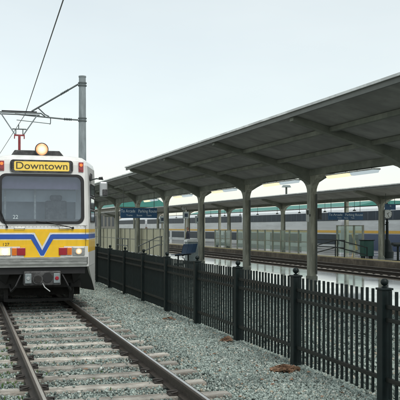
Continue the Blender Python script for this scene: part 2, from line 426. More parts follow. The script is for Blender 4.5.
# ------------------------------------------------------------------ stones
def stones(name, pts, rad, label=None):
    ico = bmesh.new(); bmesh.ops.create_icosphere(ico, subdivisions=1, radius=1)
    bv = np.array([v.co[:] for v in ico.verts]); bf = np.array([[v.index for v in f.verts] for f in ico.faces]); ico.free()
    N = len(pts); nv = len(bv)
    V = np.repeat(bv[None], N, 0) * rng.uniform(0.50, 1.35, (N, nv, 1))
    V *= rng.uniform(0.6, 1.25, (N, 1, 3)) * np.array([1, 1, 0.8])
    q = rng.normal(size=(N, 4)); q /= np.linalg.norm(q, axis=1)[:, None]
    w, x, y, z = q.T
    Rm = np.stack([np.stack([1-2*(y*y+z*z), 2*(x*y-z*w), 2*(x*z+y*w)], 1),
                   np.stack([2*(x*y+z*w), 1-2*(x*x+z*z), 2*(y*z-x*w)], 1),
                   np.stack([2*(x*z-y*w), 2*(y*z+x*w), 1-2*(x*x+y*y)], 1)], 1)
    V = np.einsum('nij,nkj->nki', Rm, V) * rad[:, None, None] + pts[:, None, :]
    F = (bf[None] + (np.arange(N) * nv)[:, None, None]).reshape(-1, 3)
    me = bpy.data.meshes.new(name)
    me.vertices.add(N*nv); me.vertices.foreach_set('co', V.reshape(-1).astype(np.float32))
    nf = len(F); me.loops.add(nf*3); me.loops.foreach_set('vertex_index', F.reshape(-1).astype(np.int32))
    me.polygons.add(nf); me.polygons.foreach_set('loop_start', np.arange(0, nf*3, 3, dtype=np.int32))
    me.update(calc_edges=True); me.validate()
    me.materials.append(M['stone'])
    o = bpy.data.objects.new(name, me); COL.objects.link(o)
    return o
TX = 1.45     # track centre
TIE0, TIEP = 4.9, 0.68
def field(x0, x1, y0, y1, dens, r0, r1, z=0.0):
    n = int((x1-x0)*(y1-y0)*dens)
    p = np.stack([rng.uniform(x0, x1, n), rng.uniform(y0, y1, n), np.zeros(n)], 1)
    r = rng.uniform(r0, r1, n)
    p[:, 2] = z + rng.uniform(-0.004, 0.020, n) + 0.010*np.sin(p[:,0]*2.3+p[:,1]*1.1)*np.sin(p[:,1]*1.9)*(np.abs(p[:,0]-TX) > 1.35)
    # keep the rails clear and most of the sleepers
    onrail = (np.abs(np.abs(p[:,0]-TX)-0.75) < 0.09)
    inlen = np.abs(p[:,0]-TX) < 1.27
    ph = np.abs(((p[:,1]-TIE0) / TIEP + 0.5) % 1 - 0.5) * TIEP
    ontie = inlen & (ph < 0.125) & (rng.random(n) > 0.012)
    # ballast lies slightly lower between the sleepers
    p[:, 2] -= 0.030*np.clip((1.55-np.abs(p[:,0]-TX))/0.35, 0, 1)*(rng.random(n) > 0.12)
    p[(inlen & (ph < 0.125)), 2] += 0.075
    k = ~(onrail | ontie)
    return p[k], r[k]
parts = [field(-0.6, 4.4, 6.6, 14, 3300, 0.008, 0.022), field(-0.6, 4.6, 14, 24, 1700, 0.012, 0.026),
         field(-1.0, 4.6, 24, 42, 350, 0.025, 0.045), field(4.4, 8.45, 6.0, 22, 420, 0.022, 0.04), field(4.6, 8.1, 22, 50, 170, 0.03, 0.05)]
pts = np.concatenate([a for a, b in parts]); rad = np.concatenate([b for a, b in parts])
o = stones('ballast_gravel', pts, rad); tag(o, 'loose grey green crushed stone ballast around the tram track and fence', 'gravel', kind='stuff')

# ------------------------------------------------------------------ tracks
def rail_profile(h=0.14):
    return [(-0.07,0),(0.07,0),(0.07,0.012),(0.012,0.028),(0.010,h-0.042),(0.034,h-0.034),(0.036,h-0.006),(0.030,h),
            (-0.030,h),(-0.036,h-0.006),(-0.034,h-0.034),(-0.010,h-0.042),(-0.012,0.028),(-0.07,0.012)]
def make_rail(parent, x, y0, y1, z):
    prof = [(x+u, z+v) for u, v in rail_profile()]
    r = MB().prism(prof, y0, y1).build('rail', M['rail_side'], parent)
    MB().box(x-0.012, x+0.020, y0, y1, z+0.1395, z+0.142).build('running_surface', M['rail_top'], r)
def make_tie(parent, y, zt, jitter=True, plain=False):
    j = (random.uniform(-0.05,0.05), random.uniform(-0.02,0.02), R(random.uniform(-0.8,0.8))) if jitter else (0,0,0)
    L = 1.25; V = []; n = 8
    mb = MB(); prof = []
    for i in range(n+1):
        x = -L + 2*L*i/n
        a = random.uniform(-0.006,0.006); b = random.uniform(-0.006,0.006); c = random.uniform(-0.005,0.004)
        V += [(x,-0.11+a,-0.12),(x,0.11+b,-0.12),(x,0.105+b,c),(x,-0.105+a,c)]
    F = [(0,1,2,3),(n*4+3,n*4+2,n*4+1,n*4)]
    for i in range(n):
        for k in range(4): F.append((i*4+k, i*4+(k+1)%4, (i+1)*4+(k+1)%4, (i+1)*4+k))
    mb.add(V, F)
    t = mb.build('sleeper', M['tie'], parent, bevel=0.012)
    t.location = (j[0], y+j[1], zt); t.rotation_euler = (0,0,j[2])
    if plain: return t
    for sx in (-0.75, 0.75):
        for sd in (-1, 1):
            c = MB(); x = sx - j[0]
            c.box(x+sd*0.072, x+sd*0.155, -0.07, 0.07, 0.003, 0.022)
            c.tube([(x+sd*0.13, -0.055, 0.03), (x+sd*0.062, -0.05, 0.042), (x+sd*0.062, 0.0, 0.046), (x+sd*0.15, 0.02, 0.04), (x+sd*0.15, 0.055, 0.03)], 0.012, 6)
            c.build('rail_clip', M['clip'], t)
    return t
trk = empty('tram_track', (TX, 0, 0)); tag(trk, 'tram track with brown rails and weathered sleepers running under the tram', 'track')
for sx in (-0.75, 0.75): make_rail(trk, sx, -6, 300, 0.030)
for i in range(70): make_tie(trk, TIE0 + i*TIEP, 0.028, plain=i > 34)
for D, lab in ((15.65, 'sunken station track beside the near wet platform'), (18.75, 'sunken station track beside the far yellow edged platform')):
    t = empty('station_track', P(D, 0, -0.27), PHI); tag(t, lab, 'track', 'sunken tracks between the two platforms')
    for sx in (-0.75, 0.75): make_rail(t, sx, -10, 250, 0.03)
    src = make_tie(t, 22, 0.02, plain=True)
    for i in range(1, 90):
        c = src.copy(); COL.objects.link(c); c.parent = t; c.location = (0, 22+i*0.65, 0.02)

# ------------------------------------------------------------------ picket fence
FX0, FY0 = 4.13, 9.73
FPITCH = 2.30
fdir = R(0.35)
fence = empty('picket_fence', (FX0, FY0, 0), fdir)
tag(fence, 'dark green metal picket fence with ball topped posts along the gravel', 'fence')
def post(y):
    p = MB().box(-0.058, 0.058, y-0.058, y+0.058, -0.05, 1.168).build('post', M['fence'], fence, bevel=0.006)
    MB().box(-0.068, 0.068, y-0.068, y+0.068, 1.168, 1.19).build('cap', M['fence'], p, bevel=0.004)
    pr = [(0.012,1.19),(0.030,1.194),(0.030,1.202),(0.014,1.208),(0.014,1.218)]
    pr += [(0.039*math.sin(a)+0.001, 1.25-0.039*math.cos(a)) for a in [R(20+16*k) for k in range(10)]]
    MB().lathe(pr, (0,y,0), 16).build('ball_finial', M['fence'], p, smooth=True)
npan = 0
picks = []
for k in range(-3, 16):
    y = k*FPITCH
    post(y)
    if k == 15: break
    for z, h in ((1.0,0.042),(0.865,0.042),(0.25,0.045)):
        MB().box(-0.019, 0.019, y+0.062, y+FPITCH-0.062, z-h/2, z+h/2).build('fence_rail', M['fence_rail'], fence, bevel=0.004)
    for i in range(18):
        picks.append(y + FPITCH*(i+1)/19)
pm = MB().box(-0.012, 0.012, -0.015, 0.015, 0.06, 1.165)
psrc = pm.build('picket', M['fence'], fence, bevel=0.003)
vis = [y for y in picks if y > -2.2][:100]
psrc.location = (0, vis[0], 0)
for y in vis[1:]:
    c = psrc.copy(); COL.objects.link(c); c.parent = fence; c.location = (0, y + random.uniform(-0.003,0.003), random.uniform(-0.006,0.006)); c.rotation_euler = (R(random.uniform(-0.25,0.25)),0,0)
rest = MB()
for y in picks:
    if y not in vis: rest.box(-0.012, 0.012, y-0.015, y+0.015, 0.06, 1.165)
tag(rest.build('picket', M['fence'], fence), kind='stuff')

# ------------------------------------------------------------------ canopies
def canopy(name, label, D, cols, s0, s1, w, z_edge, z_mid, z_arch, zb, cw=0.31, hl=1.1, hh=0.55, group=None, purl=(0.36,0.70), rear=(), thin=False):
    """gull winged platform canopy: columns on line D, arches along it, tapered cantilever beams across"""
    e = empty(name, P(D, s0, zb), PHI); tag(e, label, 'canopy', group)
    Z = lambda z: z - zb
    Y = lambda s: s - s0
    L = s1 - s0
    zs = lambda x: z_mid + (z_edge - z_mid) * abs(x)/w
    # roof deck (thin folded slab): soffit below, felt above
    th = 0.10
    for sd in (-1, 1):
        MB().prism([(0, Z(z_mid)), (sd*w, Z(z_edge)), (sd*w, Z(z_edge+0.03)), (0, Z(z_mid+th))], 0, L).build('roof_deck', M['soffit'], e)
        MB().prism([(0, Z(z_mid+th+0.004)), (sd*w, Z(z_edge+0.034)), (sd*w, Z(z_edge+0.06)), (0, Z(z_mid+th+0.04))], 0, L).build('roof_felt', M['roof'], e)
        MB().box(sd*(w+0.004), sd*(w+0.06), -0.03, L+0.03, Z(z_edge-0.05), Z(z_edge+0.055)).build('fascia', M['fascia'], e)
        MB().box(sd*(w-0.02), sd*(w+0.11), -0.04, L+0.04, Z(z_edge+0.058), Z(z_edge+0.112)).build('gutter', M['gutter'], e)
    # purlins
    for fr in purl:
        for sd in (-1, 1):
            x = sd*w*fr; zz = zs(x)
            MB().box(x-0.06, x+0.06, 0.1, L-0.1, Z(zz-0.11), Z(zz+0.0)).build('purlin', M['canopy'], e)
    # beam along the column line with arched haunches
    bw = 0.14
    if thin:
        MB().box(-0.07, 0.07, 0, L, Z(z_arch), Z(z_mid+0.02)).build('ridge_beam', M['canopy'], e)
    else:
        MB().box(-bw, bw, 0.02, L-0.02, Z(z_arch), Z(z_mid+0.03)).build('ridge_beam', M['canopy'], e)
    for s in cols:
        y = Y(s)
        h = cw/2
        # column: shaft flaring into the arch on both sides
        poly = [(-h*1.08, 0), (h*1.08, 0), (h, Z(z_arch-hh))]
        for k in range(1, 9):
            a = R(90*k/8); poly.append((h + hl*(1-math.cos(a)) if False else h + hl*(1-math.cos(a)), Z(z_arch-hh) + hh*math.sin(a)))
        left = [(-u, v) for u, v in poly[2:]][::-1]
        poly = poly + [(h+hl, Z(z_arch)+0.01)] + [(-h-hl, Z(z_arch)+0.01)] + left
        c = MB().prism([(y+u, v) for u, v in poly], -cw*0.40, cw*0.40, 'x').build('column', M['column'], e, bevel=0.015)
        MB().box(-cw*0.5, cw*0.5, y-h*1.22, y+h*1.22, 0, 0.10).build('plinth', M['canopy'], c, bevel=0.01)
        if not thin:
            MB().tube([(cw*0.30, y-h-0.05, 0.17),(cw*0.30, y-h-0.05, Z(z_arch-hh-0.05))], 0.03, 8).build('dark_edge_tube', M['pipe'], c)  # dark tube that gives the column a darker right edge
        # cantilever beams, curved and tapered to the tip
        for sd in (-1, 1):
            top = [(sd*w*t, Z(zs(w*t)-0.004)) for t in (1, 0.6, 0.3, 0.0)]
            bot = []
            for t in (0.0, 0.05, 0.12, 0.22, 0.38, 0.6, 0.8, 1.0):
                d = 0.13 + 0.14*(1-t) + (z_mid - (z_arch-0.36) - 0.27)*max(0, 1-t/0.36)**2
                bot.append((sd*w*t, Z(zs(w*t)-d)))
            bx = 0.11 if not thin else 0.06
            MB().prism(top + bot, y-bx, y+bx).build('cantilever_beam', M['canopy'], e)
    for (dx, s) in rear:
        c = MB().box(dx-0.10, dx+0.10, Y(s)-0.12, Y(s)+0.12, 0, Z(zs(dx)-0.0)).build('column', M['column'], e, bevel=0.01)
    return e
can1 = canopy('platform_canopy', 'long grey concrete canopy in front with wide tilted roof and arched columns', 11.3,
       [5.75, 11.8, 17.85, 23.9, 29.95, 36.0], 2, 36.7, 3.40, 4.52, 3.66, 3.49, 0.12, cw=0.27)
can2 = canopy('platform_canopy', 'narrower canopy behind the near one, over the beige screen wall', 11.3,
       [42.4, 49.4, 55.9, 62.9, 69.5, 76, 82.5], 37.4, 86, 2.13, 4.59, 3.75, 3.49, 0.12, cw=0.27)
can3 = canopy('platform_canopy', 'low far canopy on the platform in front of the silver train', 22.1,
       [14.2, 26.1, 38.1, 51.4, 62.7, 74.5, 86.5, 98.5, 110.5], 4, 118, 1.6, 3.80, 3.42, 3.30, 0.12, cw=0.26, hl=1.3, hh=0.55, purl=(),
       rear=((1.5,44.9),(1.5,62.0),(1.5,69.5),(1.5,74.3)))
# conduit with pendant lamps under the far canopy
cd = empty('lamp_conduit', P(23.4, 30, 3.05), PHI); tag(cd, 'thin pipe with small pendant lamps under the far canopy', 'lamp rail')
MB().tube([(0,0,0),(0,60,0)], 0.03, 6).build('conduit', M['pipe'], cd)
for i in range(15):
    a = MB().tube([(0,1.5+i*4,0),(0,1.5+i*4,-0.16)], 0.015, 6); a.lathe([(0.02,-0.16),(0.10,-0.22),(0.11,-0.26),(0.02,-0.27)], (0,1.5+i*4,0), 10)
    a.build('pendant_lamp', M['pipe'], cd)
    MB().tube([(0,1.5+i*4,0),(0,1.5+i*4,0.62)], 0.012, 5).build('hanger', M['pipe'], cd)

# fluorescent fixtures under the near canopy
def strip_light(D, s, z, label):
    e = empty('strip_light', P(D, s, z), PHI); tag(e, label, 'light', 'strip lights between the canopy columns')
    for y0_, mt in ((-1.6, 'diffuser_cool_glow'), (-0.05, 'tube')):
        MB().box(-0.11, 0.11, y0_, y0_+1.45, 0.02, 0.06).build('housing', M['gutter'], e, bevel=0.006)
        MB().prism([(-0.10,0.018),(0.10,0.018),(0.06,-0.06),(-0.06,-0.06)], y0_+0.03, y0_+1.42).build('diffuser', M[mt], e, bevel=0.006)
        for y in (y0_+0.3, y0_+1.15): MB().tube([(0,y,0.06),(0,y,0.10)], 0.01, 6).build('hanger', M['pipe'], e)
for s, lab in ((15.0,'strip light nearest the camera, outside the right frame edge'), (21.3,'strip light right of the nearest full column'),
               (26.6,'strip light between the two nearest full columns'), (32.8,'strip light over the gap left of the second full column'),
               (39.2,'strip light at the joint between the two near canopies'), (46.0,'small strip light above the blue sign of the second canopy')):
    if s > 16: strip_light(11.3, s, 3.39, lab)

# ------------------------------------------------------------------ blue signs
def blue_sign(name, D, s, z, w, h, lab, l1, l2, hang):
    e = empty(name, P(D, s, z), PHI); tag(e, lab, 'sign')
    MB().box(-w/2, w/2, -0.03, 0.03, -h/2, h/2).build('panel', M['blue_sign'], e, bevel=0.004)
    text('lettering', l1, h*0.44, M['white_ink'], e, (0,-0.034,h*0.18), sx=w/h*0.205)
    if l2: text('small_lettering', l2, h*0.25, M['white_ink'], e, (0,-0.034,-h*0.24))
    for x in (-w*0.42, w*0.42): MB().tube([(x,0,h/2),(x,0,hang-z)], 0.015, 6).build('hanger', M['pipe'], e)
    return e
blue_sign('direction_sign', 10.05, 43.6, 2.60, 2.08, 0.56, 'blue hanging sign with white words under the second canopy', 'To Arcade   Parking Route', 'Trains      Buses      Taxis', 4.0)
blue_sign('direction_sign', 21.6, 41.2, 2.44, 2.2, 0.42, 'long blue hanging sign in front of the silver train', 'To Arcade   Parking Route', 'Trains      Buses      Taxis', 3.44)
blue_sign('small_sign', 21.75, 36.6, 2.86, 0.62, 0.30, 'small blue sign beside the post clock at the right edge', 'Exit', None, 3.55)

# notice boards on the near column
for nm, D, s, z, dx, dy, dz, m_, lab in (('notice_board', 11.3, 24.10, 2.20, 0.02, 0.13, 0.42, M['paper'], 'white notice plate on the left face of the nearest full column'),
                                        ('switch_box', 11.62, 23.9, 2.25, 0.09, 0.07, 0.38, M['pipe'], 'dark box on the right face of the nearest full column')):
    q = P(D, s, z)
    o = empty(nm, q, PHI); tag(o, lab, 'board')
    if nm == 'notice_board':
        MB().box(-0.30, -0.20, -0.42, -0.39, -dz/2, dz/2).build('plate', m_, o, bevel=0.003)
        MB().box(-0.26, -0.13, -0.388, -0.376, -0.04, 0.04).build('bracket', M['pipe'], o)
        MB().box(-0.285, -0.215, -0.425, -0.421, 0.02, 0.16).build('print', M['pipe'], o)
    else:
        MB().box(-0.13, 0.0, -0.09, 0.07, -dz/2, dz/2).build('case', m_, o, bevel=0.008)
        MB().box(-0.11, -0.02, -0.102, -0.092, -dz/2+0.04, dz/2-0.04).build('door', M['coupler'], o, bevel=0.003)

# round clocks
def clock_face(e, x, y, z, r):
    MB().lathe([(r*1.1,-0.06),(r*1.12,0.0),(r*1.1,0.06)], (x,y,z), 24, 'y').build('case', M['pipe'], e)
    f = MB().lathe([(r,-0.004),(r,0.0)], (x,y-0.064,z), 24, 'y').build('dial', M['paper'], e)
    for k in range(12):
        a = R(30*k); MB().box(-0.008,0.008,-0.002,0.002,r*0.78,r*0.95, Matrix.Translation((x,y-0.072,z)) @ Matrix.Rotation(a,4,'Y')).build('hour_mark', M['ink'], f)
    for a, l in ((R(50), 0.5), (R(160), 0.75)):
        MB().box(-0.01,0.01,-0.002,0.002,-0.03,r*l, Matrix.Translation((x,y-0.078,z)) @ Matrix.Rotation(a,4,'Y')).build('hand', M['ink'], f)
e = empty('hanging_clock', P(20.9, 72.0, 3.85), PHI); tag(e, 'small round clock hanging under the far canopy left of the second column', 'clock')
clock_face(e, 0, 0, -0.25, 0.24); MB().tube([(0,0,0.0),(0,0,0.10)], 0.02, 6).build('hanger', M['pipe'], e)
e = empty('post_clock', P(22.75, 38.6, 0.12), PHI); tag(e, 'dark ornate post clock with a round dial beside the thick far column', 'clock')
MB().lathe([(0.34,0),(0.36,0.35),(0.30,0.42),(0.26,0.75),(0.16,0.95),(0.09,1.05),(0.07,1.9),(0.09,1.95),(0.06,2.0),(0.05,2.95),(0.02,3.05)], (0,0,0), 16).build('post', M['fence'], e, smooth=True)
clock_face(e, -0.05, -0.08, 2.42, 0.25)
MB().tube([(0,0,1.9),(-0.28,0,1.75),(-0.33,0,1.95),(-0.3,0,2.1)], 0.025, 6).build('scroll', M['fence'], e)

# lamp mast above the far canopy
e = empty('roof_lamp', P(22.1, 50.8, 3.50), PHI); tag(e, 'small lamp on a short mast standing on the far canopy roof', 'lamp')
MB().tube([(0,0,0.06),(0,0,1.05)], 0.07, 8).build('mast', M['pipe'], e)
MB().prism([(-0.30,1.05),(0.30,1.05),(0.20,1.2),(-0.20,1.2)], -0.16, 0.16).build('head', M['cabinet'], e, bevel=0.01)

# ------------------------------------------------------------------ screens, rails, street furniture
def screen(name, lab, D, s0, s1, z0, z1, pitch, m_panel, m_post, mid=None, th=0.02):
    e = empty(name, P(D, s0, 0.12), PHI); tag(e, lab, 'screen')
    n = max(1, round((s1-s0)/pitch)); p = (s1-s0)/n
    for i in range(n+1): MB().box(-0.05,0.05, i*p-0.05, i*p+0.05, 0, z1+0.06).build('post', m_post, e, bevel=0.005)
    for i in range(n):
        MB().box(-th/2, th/2, i*p+0.052, (i+1)*p-0.052, z0, z1).build('panel', m_panel, e)
        MB().box(-0.03,0.03, i*p+0.052, (i+1)*p-0.052, z1+0.001, z1+0.05).build('top_rail', m_post, e)
        if mid: MB().box(-0.028,0.028, i*p+0.052, (i+1)*p-0.052, mid-0.025, mid+0.025).build('mid_rail', m_post, e)
    return e
screen('screen_wall', 'long beige panelled screen wall under the second canopy', 11.62, 43.2, 84, 0.04, 1.56, 1.6, M['beige'], M['column'], mid=0.9)
screen('glass_screen', 'long greenish glass screen on the far platform under the pole lamp', 21.5, 46, 59, 0.15, 1.45, 1.45, M['screen_glass'], M['column'], mid=0.75)
screen('glass_screen', 'short greenish glass screen beside the green cabinet', 22.6, 41.0, 44.2, 0.15, 1.75, 1.1, M['screen_glass'], M['column'])
screen('glass_screen', 'small glass screen left of the long one on the far platform', 21.5, 60.5, 64.5, 0.15, 1.4, 1.35, M['screen_glass'], M['column'], mid=0.75)

def ramp_rail(lab, D, s, z, pts, posts, m_):
    e = empty('ramp_handrail', P(D, s, z), PHI); tag(e, lab, 'handrail')
    for off in (0, 0.42):
        MB().tube([(x, y, zz-off) for x, y, zz in pts], 0.03, 8).build('rail', m_, e, smooth=True)
    for x, y, h in posts: MB().tube([(x,y,0),(x,y,h)], 0.03, 8).build('post', m_, e)
ramp_rail('dark ramp handrail in front of the long far screen and blue sign', 21.0, 40.2, 0.12, [(0,0,0.95),(0,1.1,0.95),(0,4.2,0.5),(0,4.6,0.5)], [(0,0,0.95),(0,1.1,0.95),(0,4.5,0.5)], M['fence'])
ramp_rail('second dark handrail behind the ramp rail beside the green cabinet', 21.3, 38.2, 0.12, [(0,0,0.6),(0,3.4,0.95),(0,6.5,0.95)], [(0,0,0.6),(0,3.4,0.95),(0,6.5,0.95)], M['fence'])
ramp_rail('dark square handrail in front of the beige screen wall', 10.6, 49.0, 0.12, [(0,0,0.95),(0,3.4,0.95)], [(0,0,0.95),(0,1.7,0.95),(0,3.4,0.95)], M['pipe'])
ramp_rail('sloping handrail left of the blue seats', 10.6, 40.6, 0.12, [(0,0,1.2),(0,1.0,1.15),(0,5.6,0.55)], [(0,0.1,1.2),(0,2.8,0.9),(0,5.5,0.6)], M['pipe'])

# blue seats
bench = empty('seat_row', P(10.35, 35.4, 0.12), PHI+R(52)); tag(bench, 'row of three blue seats on the near platform behind the fence', 'bench')
MB().tube([(-0.95,0.1,0.42),(0.95,0.1,0.42)], 0.035, 8).build('crossbar', M['fence'], bench)
for x in (-0.62, 0.62):
    MB().tube([(x,0.1,0),(x,0.1,0.42)], 0.035, 8).tube([(x,-0.15,0.02),(x,0.32,0.02)], 0.03, 8).build('leg', M['fence'], bench)
for i in range(3):
    x = -0.6 + i*0.6
    s_ = MB(); s_.box(x-0.27, x+0.27, -0.12, 0.32, 0.45, 0.48, Matrix.Rotation(R(-4),4,'X')); s_.build('seat', M['seat_blue'], bench, bevel=0.012)
    bk = MB(); bk.box(x-0.27, x+0.27, -0.015, 0.015, 0, 0.44, Matrix.Translation((0,-0.16,0.5)) @ Matrix.Rotation(R(14),4,'X')); bk.build('backrest', M['seat_blue'], bench, bevel=0.012)

e = empty('utility_cabinet', P(11.22, 37.0, 0.12), PHI); tag(e, 'grey utility cabinet with a rounded lid beside the third canopy column', 'cabinet')
MB().box(-0.36,0.30,-0.25,0.25,0.05,0.98).build('body', M['cabinet'], e, bevel=0.03)
MB().prism([(-0.40,0.985),(0.34,0.985),(0.32,1.07),(0.22,1.12),(-0.28,1.12),(-0.38,1.07)], -0.29, 0.29).build('lid', M['gutter'], e, bevel=0.01)
MB().box(-0.33,0.27,-0.262,-0.253,0.12,0.92).build('door', M['cabinet'], e, bevel=0.004)
MB().box(-0.38,0.32,-0.27,0.27,0,0.05).build('base', M['pipe'], e)

def green_cab(lab, D, s, w, h, mark):
    e = empty('green_cabinet', P(D, s, 0.12), PHI); tag(e, lab, 'cabinet')
    MB().box(-w/2,w/2,-0.25,0.25,0.1,h).build('body', M['green_box'], e, bevel=0.02)
    MB().box(-w/2-0.04,w/2+0.04,-0.29,0.29,h+0.002,h+0.05).build('lid', M['fence'], e, bevel=0.01)
    for x in (-w/2+0.07, w/2-0.07): MB().box(x-0.03,x+0.03,-0.2,0.2,0,0.1).build('foot', M['fence'], e)
    if mark: MB().prism([(-0.2,h*0.45),(0.0,h*0.38),(0.2,h*0.45),(0.2,h*0.55),(0.06,h*0.55),(0,h*0.7),(-0.06,h*0.55),(-0.2,h*0.55)], -0.262,-0.253).build('white_symbol', M['white_ink'], e)
green_cab('green cabinet between the thin and thick far columns', 21.9, 39.3, 0.6, 0.95, False)
green_cab('wide green cabinet with white symbol seen left of the second column', 22.6, 66.0, 1.0, 0.95, True)
# reader post at the right edge
e = empty('ticket_reader', P(21.6, 35.6, 0.12), PHI); tag(e, 'dark post with a wide slanted head at the right frame edge', 'ticket machine')
MB().tube([(0,0,0),(0,0,0.75)], 0.06, 10).build('post', M['fence'], e)
MB().box(-0.32,0.32,-0.16,0.16,0,0.12, Matrix.Translation((0,0,0.76)) @ Matrix.Rotation(R(18),4,'X')).build('head', M['fence'], e, bevel=0.02)
MB().box(-0.2,0.2,-0.2,0.2,0,0.03).build('base', M['fence'], e)

# ------------------------------------------------------------------ people far on the platforms
def person(loc, rz, coat, lab, step=0.12):
    me = bpy.data.meshes.new('person')
    V = [(0,0,0.92),(0,0,1.12),(0,0,1.36),(0,0.0,1.47),(0,-0.01,1.54),(0,-0.015,1.64),(0,-0.01,1.70),
         (0.19,0,1.38),(0.24,-0.02,1.10),(0.23,-0.10,0.86),(0.235,-0.13,0.79),
         (-0.19,0,1.38),(-0.24,0.02,1.10),(-0.24,-0.04,0.86),(-0.245,-0.06,0.79),
         (0.09,0,0.86),(0.10,-step*0.6,0.48),(0.10,-step,0.09),(0.10,-step-0.15,0.04),
         (-0.09,0,0.86),(-0.10,step*0.3,0.48),(-0.10,step,0.09),(-0.10,step-0.15,0.04)]
    E = [(0,1),(1,2),(2,3),(3,4),(4,5),(5,6),(2,7),(7,8),(8,9),(9,10),(2,11),(11,12),(12,13),(13,14),(0,15),(15,16),(16,17),(17,18),(0,19),(19,20),(20,21),(21,22)]
    Rr = [.15,.14,.16,.06,.055,.095,.07,.07,.05,.035,.03,.07,.05,.035,.03,.095,.065,.045,.035,.095,.065,.045,.035]
    me.from_pydata(V, E, [])
    o = bpy.data.objects.new('person', me); COL.objects.link(o)
    sk = o.modifiers.new('skin', 'SKIN')
    for i, r in enumerate(Rr): me.skin_vertices[0].data[i].radius = (r, r*0.78 if i < 3 else r)
    me.skin_vertices[0].data[0].use_root = True
    o.modifiers.new('sub', 'SUBSURF').levels = 1
    bake(o)
    o.data.materials.clear()
    for m_ in (M['trousers'], coat, M['skin'], M['hair']): o.data.materials.append(m_)
    for p in o.data.polygons:
        p.use_smooth = True; c = p.center
        p.material_index = 0 if c.z < 0.80 and abs(c.x) < 0.2 else 1
        if c.z > 1.47 or c.z < 0.84 and abs(c.x) > 0.2: p.material_index = 2
        if c.z > 1.66 or (c.z > 1.55 and c.y > 0.02): p.material_index = 3
    o.location = loc; o.rotation_euler = (0,0,rz)
    tag(o, lab, 'person')
    return o
person(P(12.6, 52.5, 0.12), R(60), M['coat_red'], 'person in a red jacket behind the beige screen wall')
person(P(13.0, 43.9, 0.12), R(-120), M['coat_dark'], 'person in a dark coat walking past the grey cabinet', 0.2)

# ------------------------------------------------------------------ passenger train beyond the platforms
coach = empty('passenger_coach', P(35.4, 42, -0.9), PHI)
CL = 25.6
prof = [(0,0.4),(0,2.9),(0.02,3.9),(0.25,4.35),(0.8,4.62),(2.2,4.62),(2.75,4.35),(2.98,3.9),(3.0,2.9),(3.0,0.4)]
MB().prism(prof[0:3] + [(2.98,3.9),(3.0,2.9),(3.0,0.4)], 0, CL).build('body', M['silver'], coach)
MB().prism([(0.03,3.902),(0.25,4.35),(0.8,4.62),(2.2,4.62),(2.75,4.35),(2.97,3.902)], 0.02, CL-0.02).build('roof', M['coach_roof'], coach)
for x0, x1 in ((-0.03,-0.002),(3.002,3.03)):
    MB().box(x0, x1, 0.6, CL-0.6, 3.32, 4.12).build('upper_window_band', M['navy'], coach)
    MB().box(x0, x1, 0.02, CL-0.02, 2.17, 2.40).build('yellow_stripe', M['stripe'], coach)
    MB().box(x0, x1, 0.3, CL-0.3, 1.05, 2.02).build('lower_window_band', M['navy'], coach)
    for k in range(17): MB().box(x0-0.008 if x0<0 else x1, x0-0.001 if x0<0 else x1+0.008, 1.6+k*1.4, 1.72+k*1.4, 3.36, 4.08).build('window_post', M['silver_dark'], coach)
    for y in (7.5, 17.5): MB().box(x0-0.012 if x0<0 else x1, x0 if x0<0 else x1+0.012, y, y+1.3, 0.6, 2.1).build('door', M['silver'], coach)
for y in (3.2, CL-3.2):
    b_ = MB().box(0.3,2.7,y-1.5,y+1.5,0.25,0.7).build('truck', M['under'], coach)
    for yy in (y-1.1, y+1.1):
        for x in (0.45, 2.4): MB().lathe([(0.44,0),(0.46,0.06),(0.46,0.12)], (x,yy,0.47), 16, 'x').build('wheel', M['coupler'], b_)
labs = ['silver passenger coach at the right edge behind the post clock', 'silver passenger coach behind the long far sign', 'silver passenger coach seen between the two nearest full columns',
        'silver passenger coach seen left of the second full column', 'farthest silver passenger coach behind the grey cabinet']
for i in range(5):
    c = coach if i == 0 else copy_tree(coach)
    c.location = P(35.4, 42 + i*(CL+0.9), -0.9)
    tag(c, labs[i], 'train car', 'coaches of the silver passenger train')
MB().box(-0.05, -0.031, 0.1, 23.0, 0.55, 2.10).build('blue_side_panel', M['blue_dark'], coach)
MB().prism([(23.02,0.55),(23.9,2.10),(24.3,2.10),(23.42,0.55)], -0.05, -0.031, 'x').build('yellow_slash', M['stripe'], coach)
tk = empty('main_line_track', P(36.9, 0, -0.95), PHI); tag(tk, 'rails carrying the silver passenger train', 'track')
for sx in (-0.75, 0.75): make_rail(tk, sx, 20, 250, 0.0)

for (D, s_, h_, lab) in ((12.9, 41.6, 2.4, 'thin pale post with a small box head beside the blue seats'), (13.3, 45.4, 2.7, 'taller pale post with a small box head beyond the blue seats'),
                         (13.2, 50.5, 2.5, 'pale post with a box head at the end of the beige screen wall')):
    e = empty('signal_post', P(D, s_, 0.12), PHI); tag(e, lab, 'post')
    MB().tube([(0,0,0),(0,0,h_)], 0.06, 10).build('mast', M['column'], e)
    MB().box(-0.16,0.16,-0.10,0.10,h_-0.5,h_-0.1).build('box_head', M['cabinet'], e, bevel=0.01)
    MB().box(-0.10,0.10,-0.112,-0.102,h_-0.4,h_-0.2).build('display', M['navy'], e)

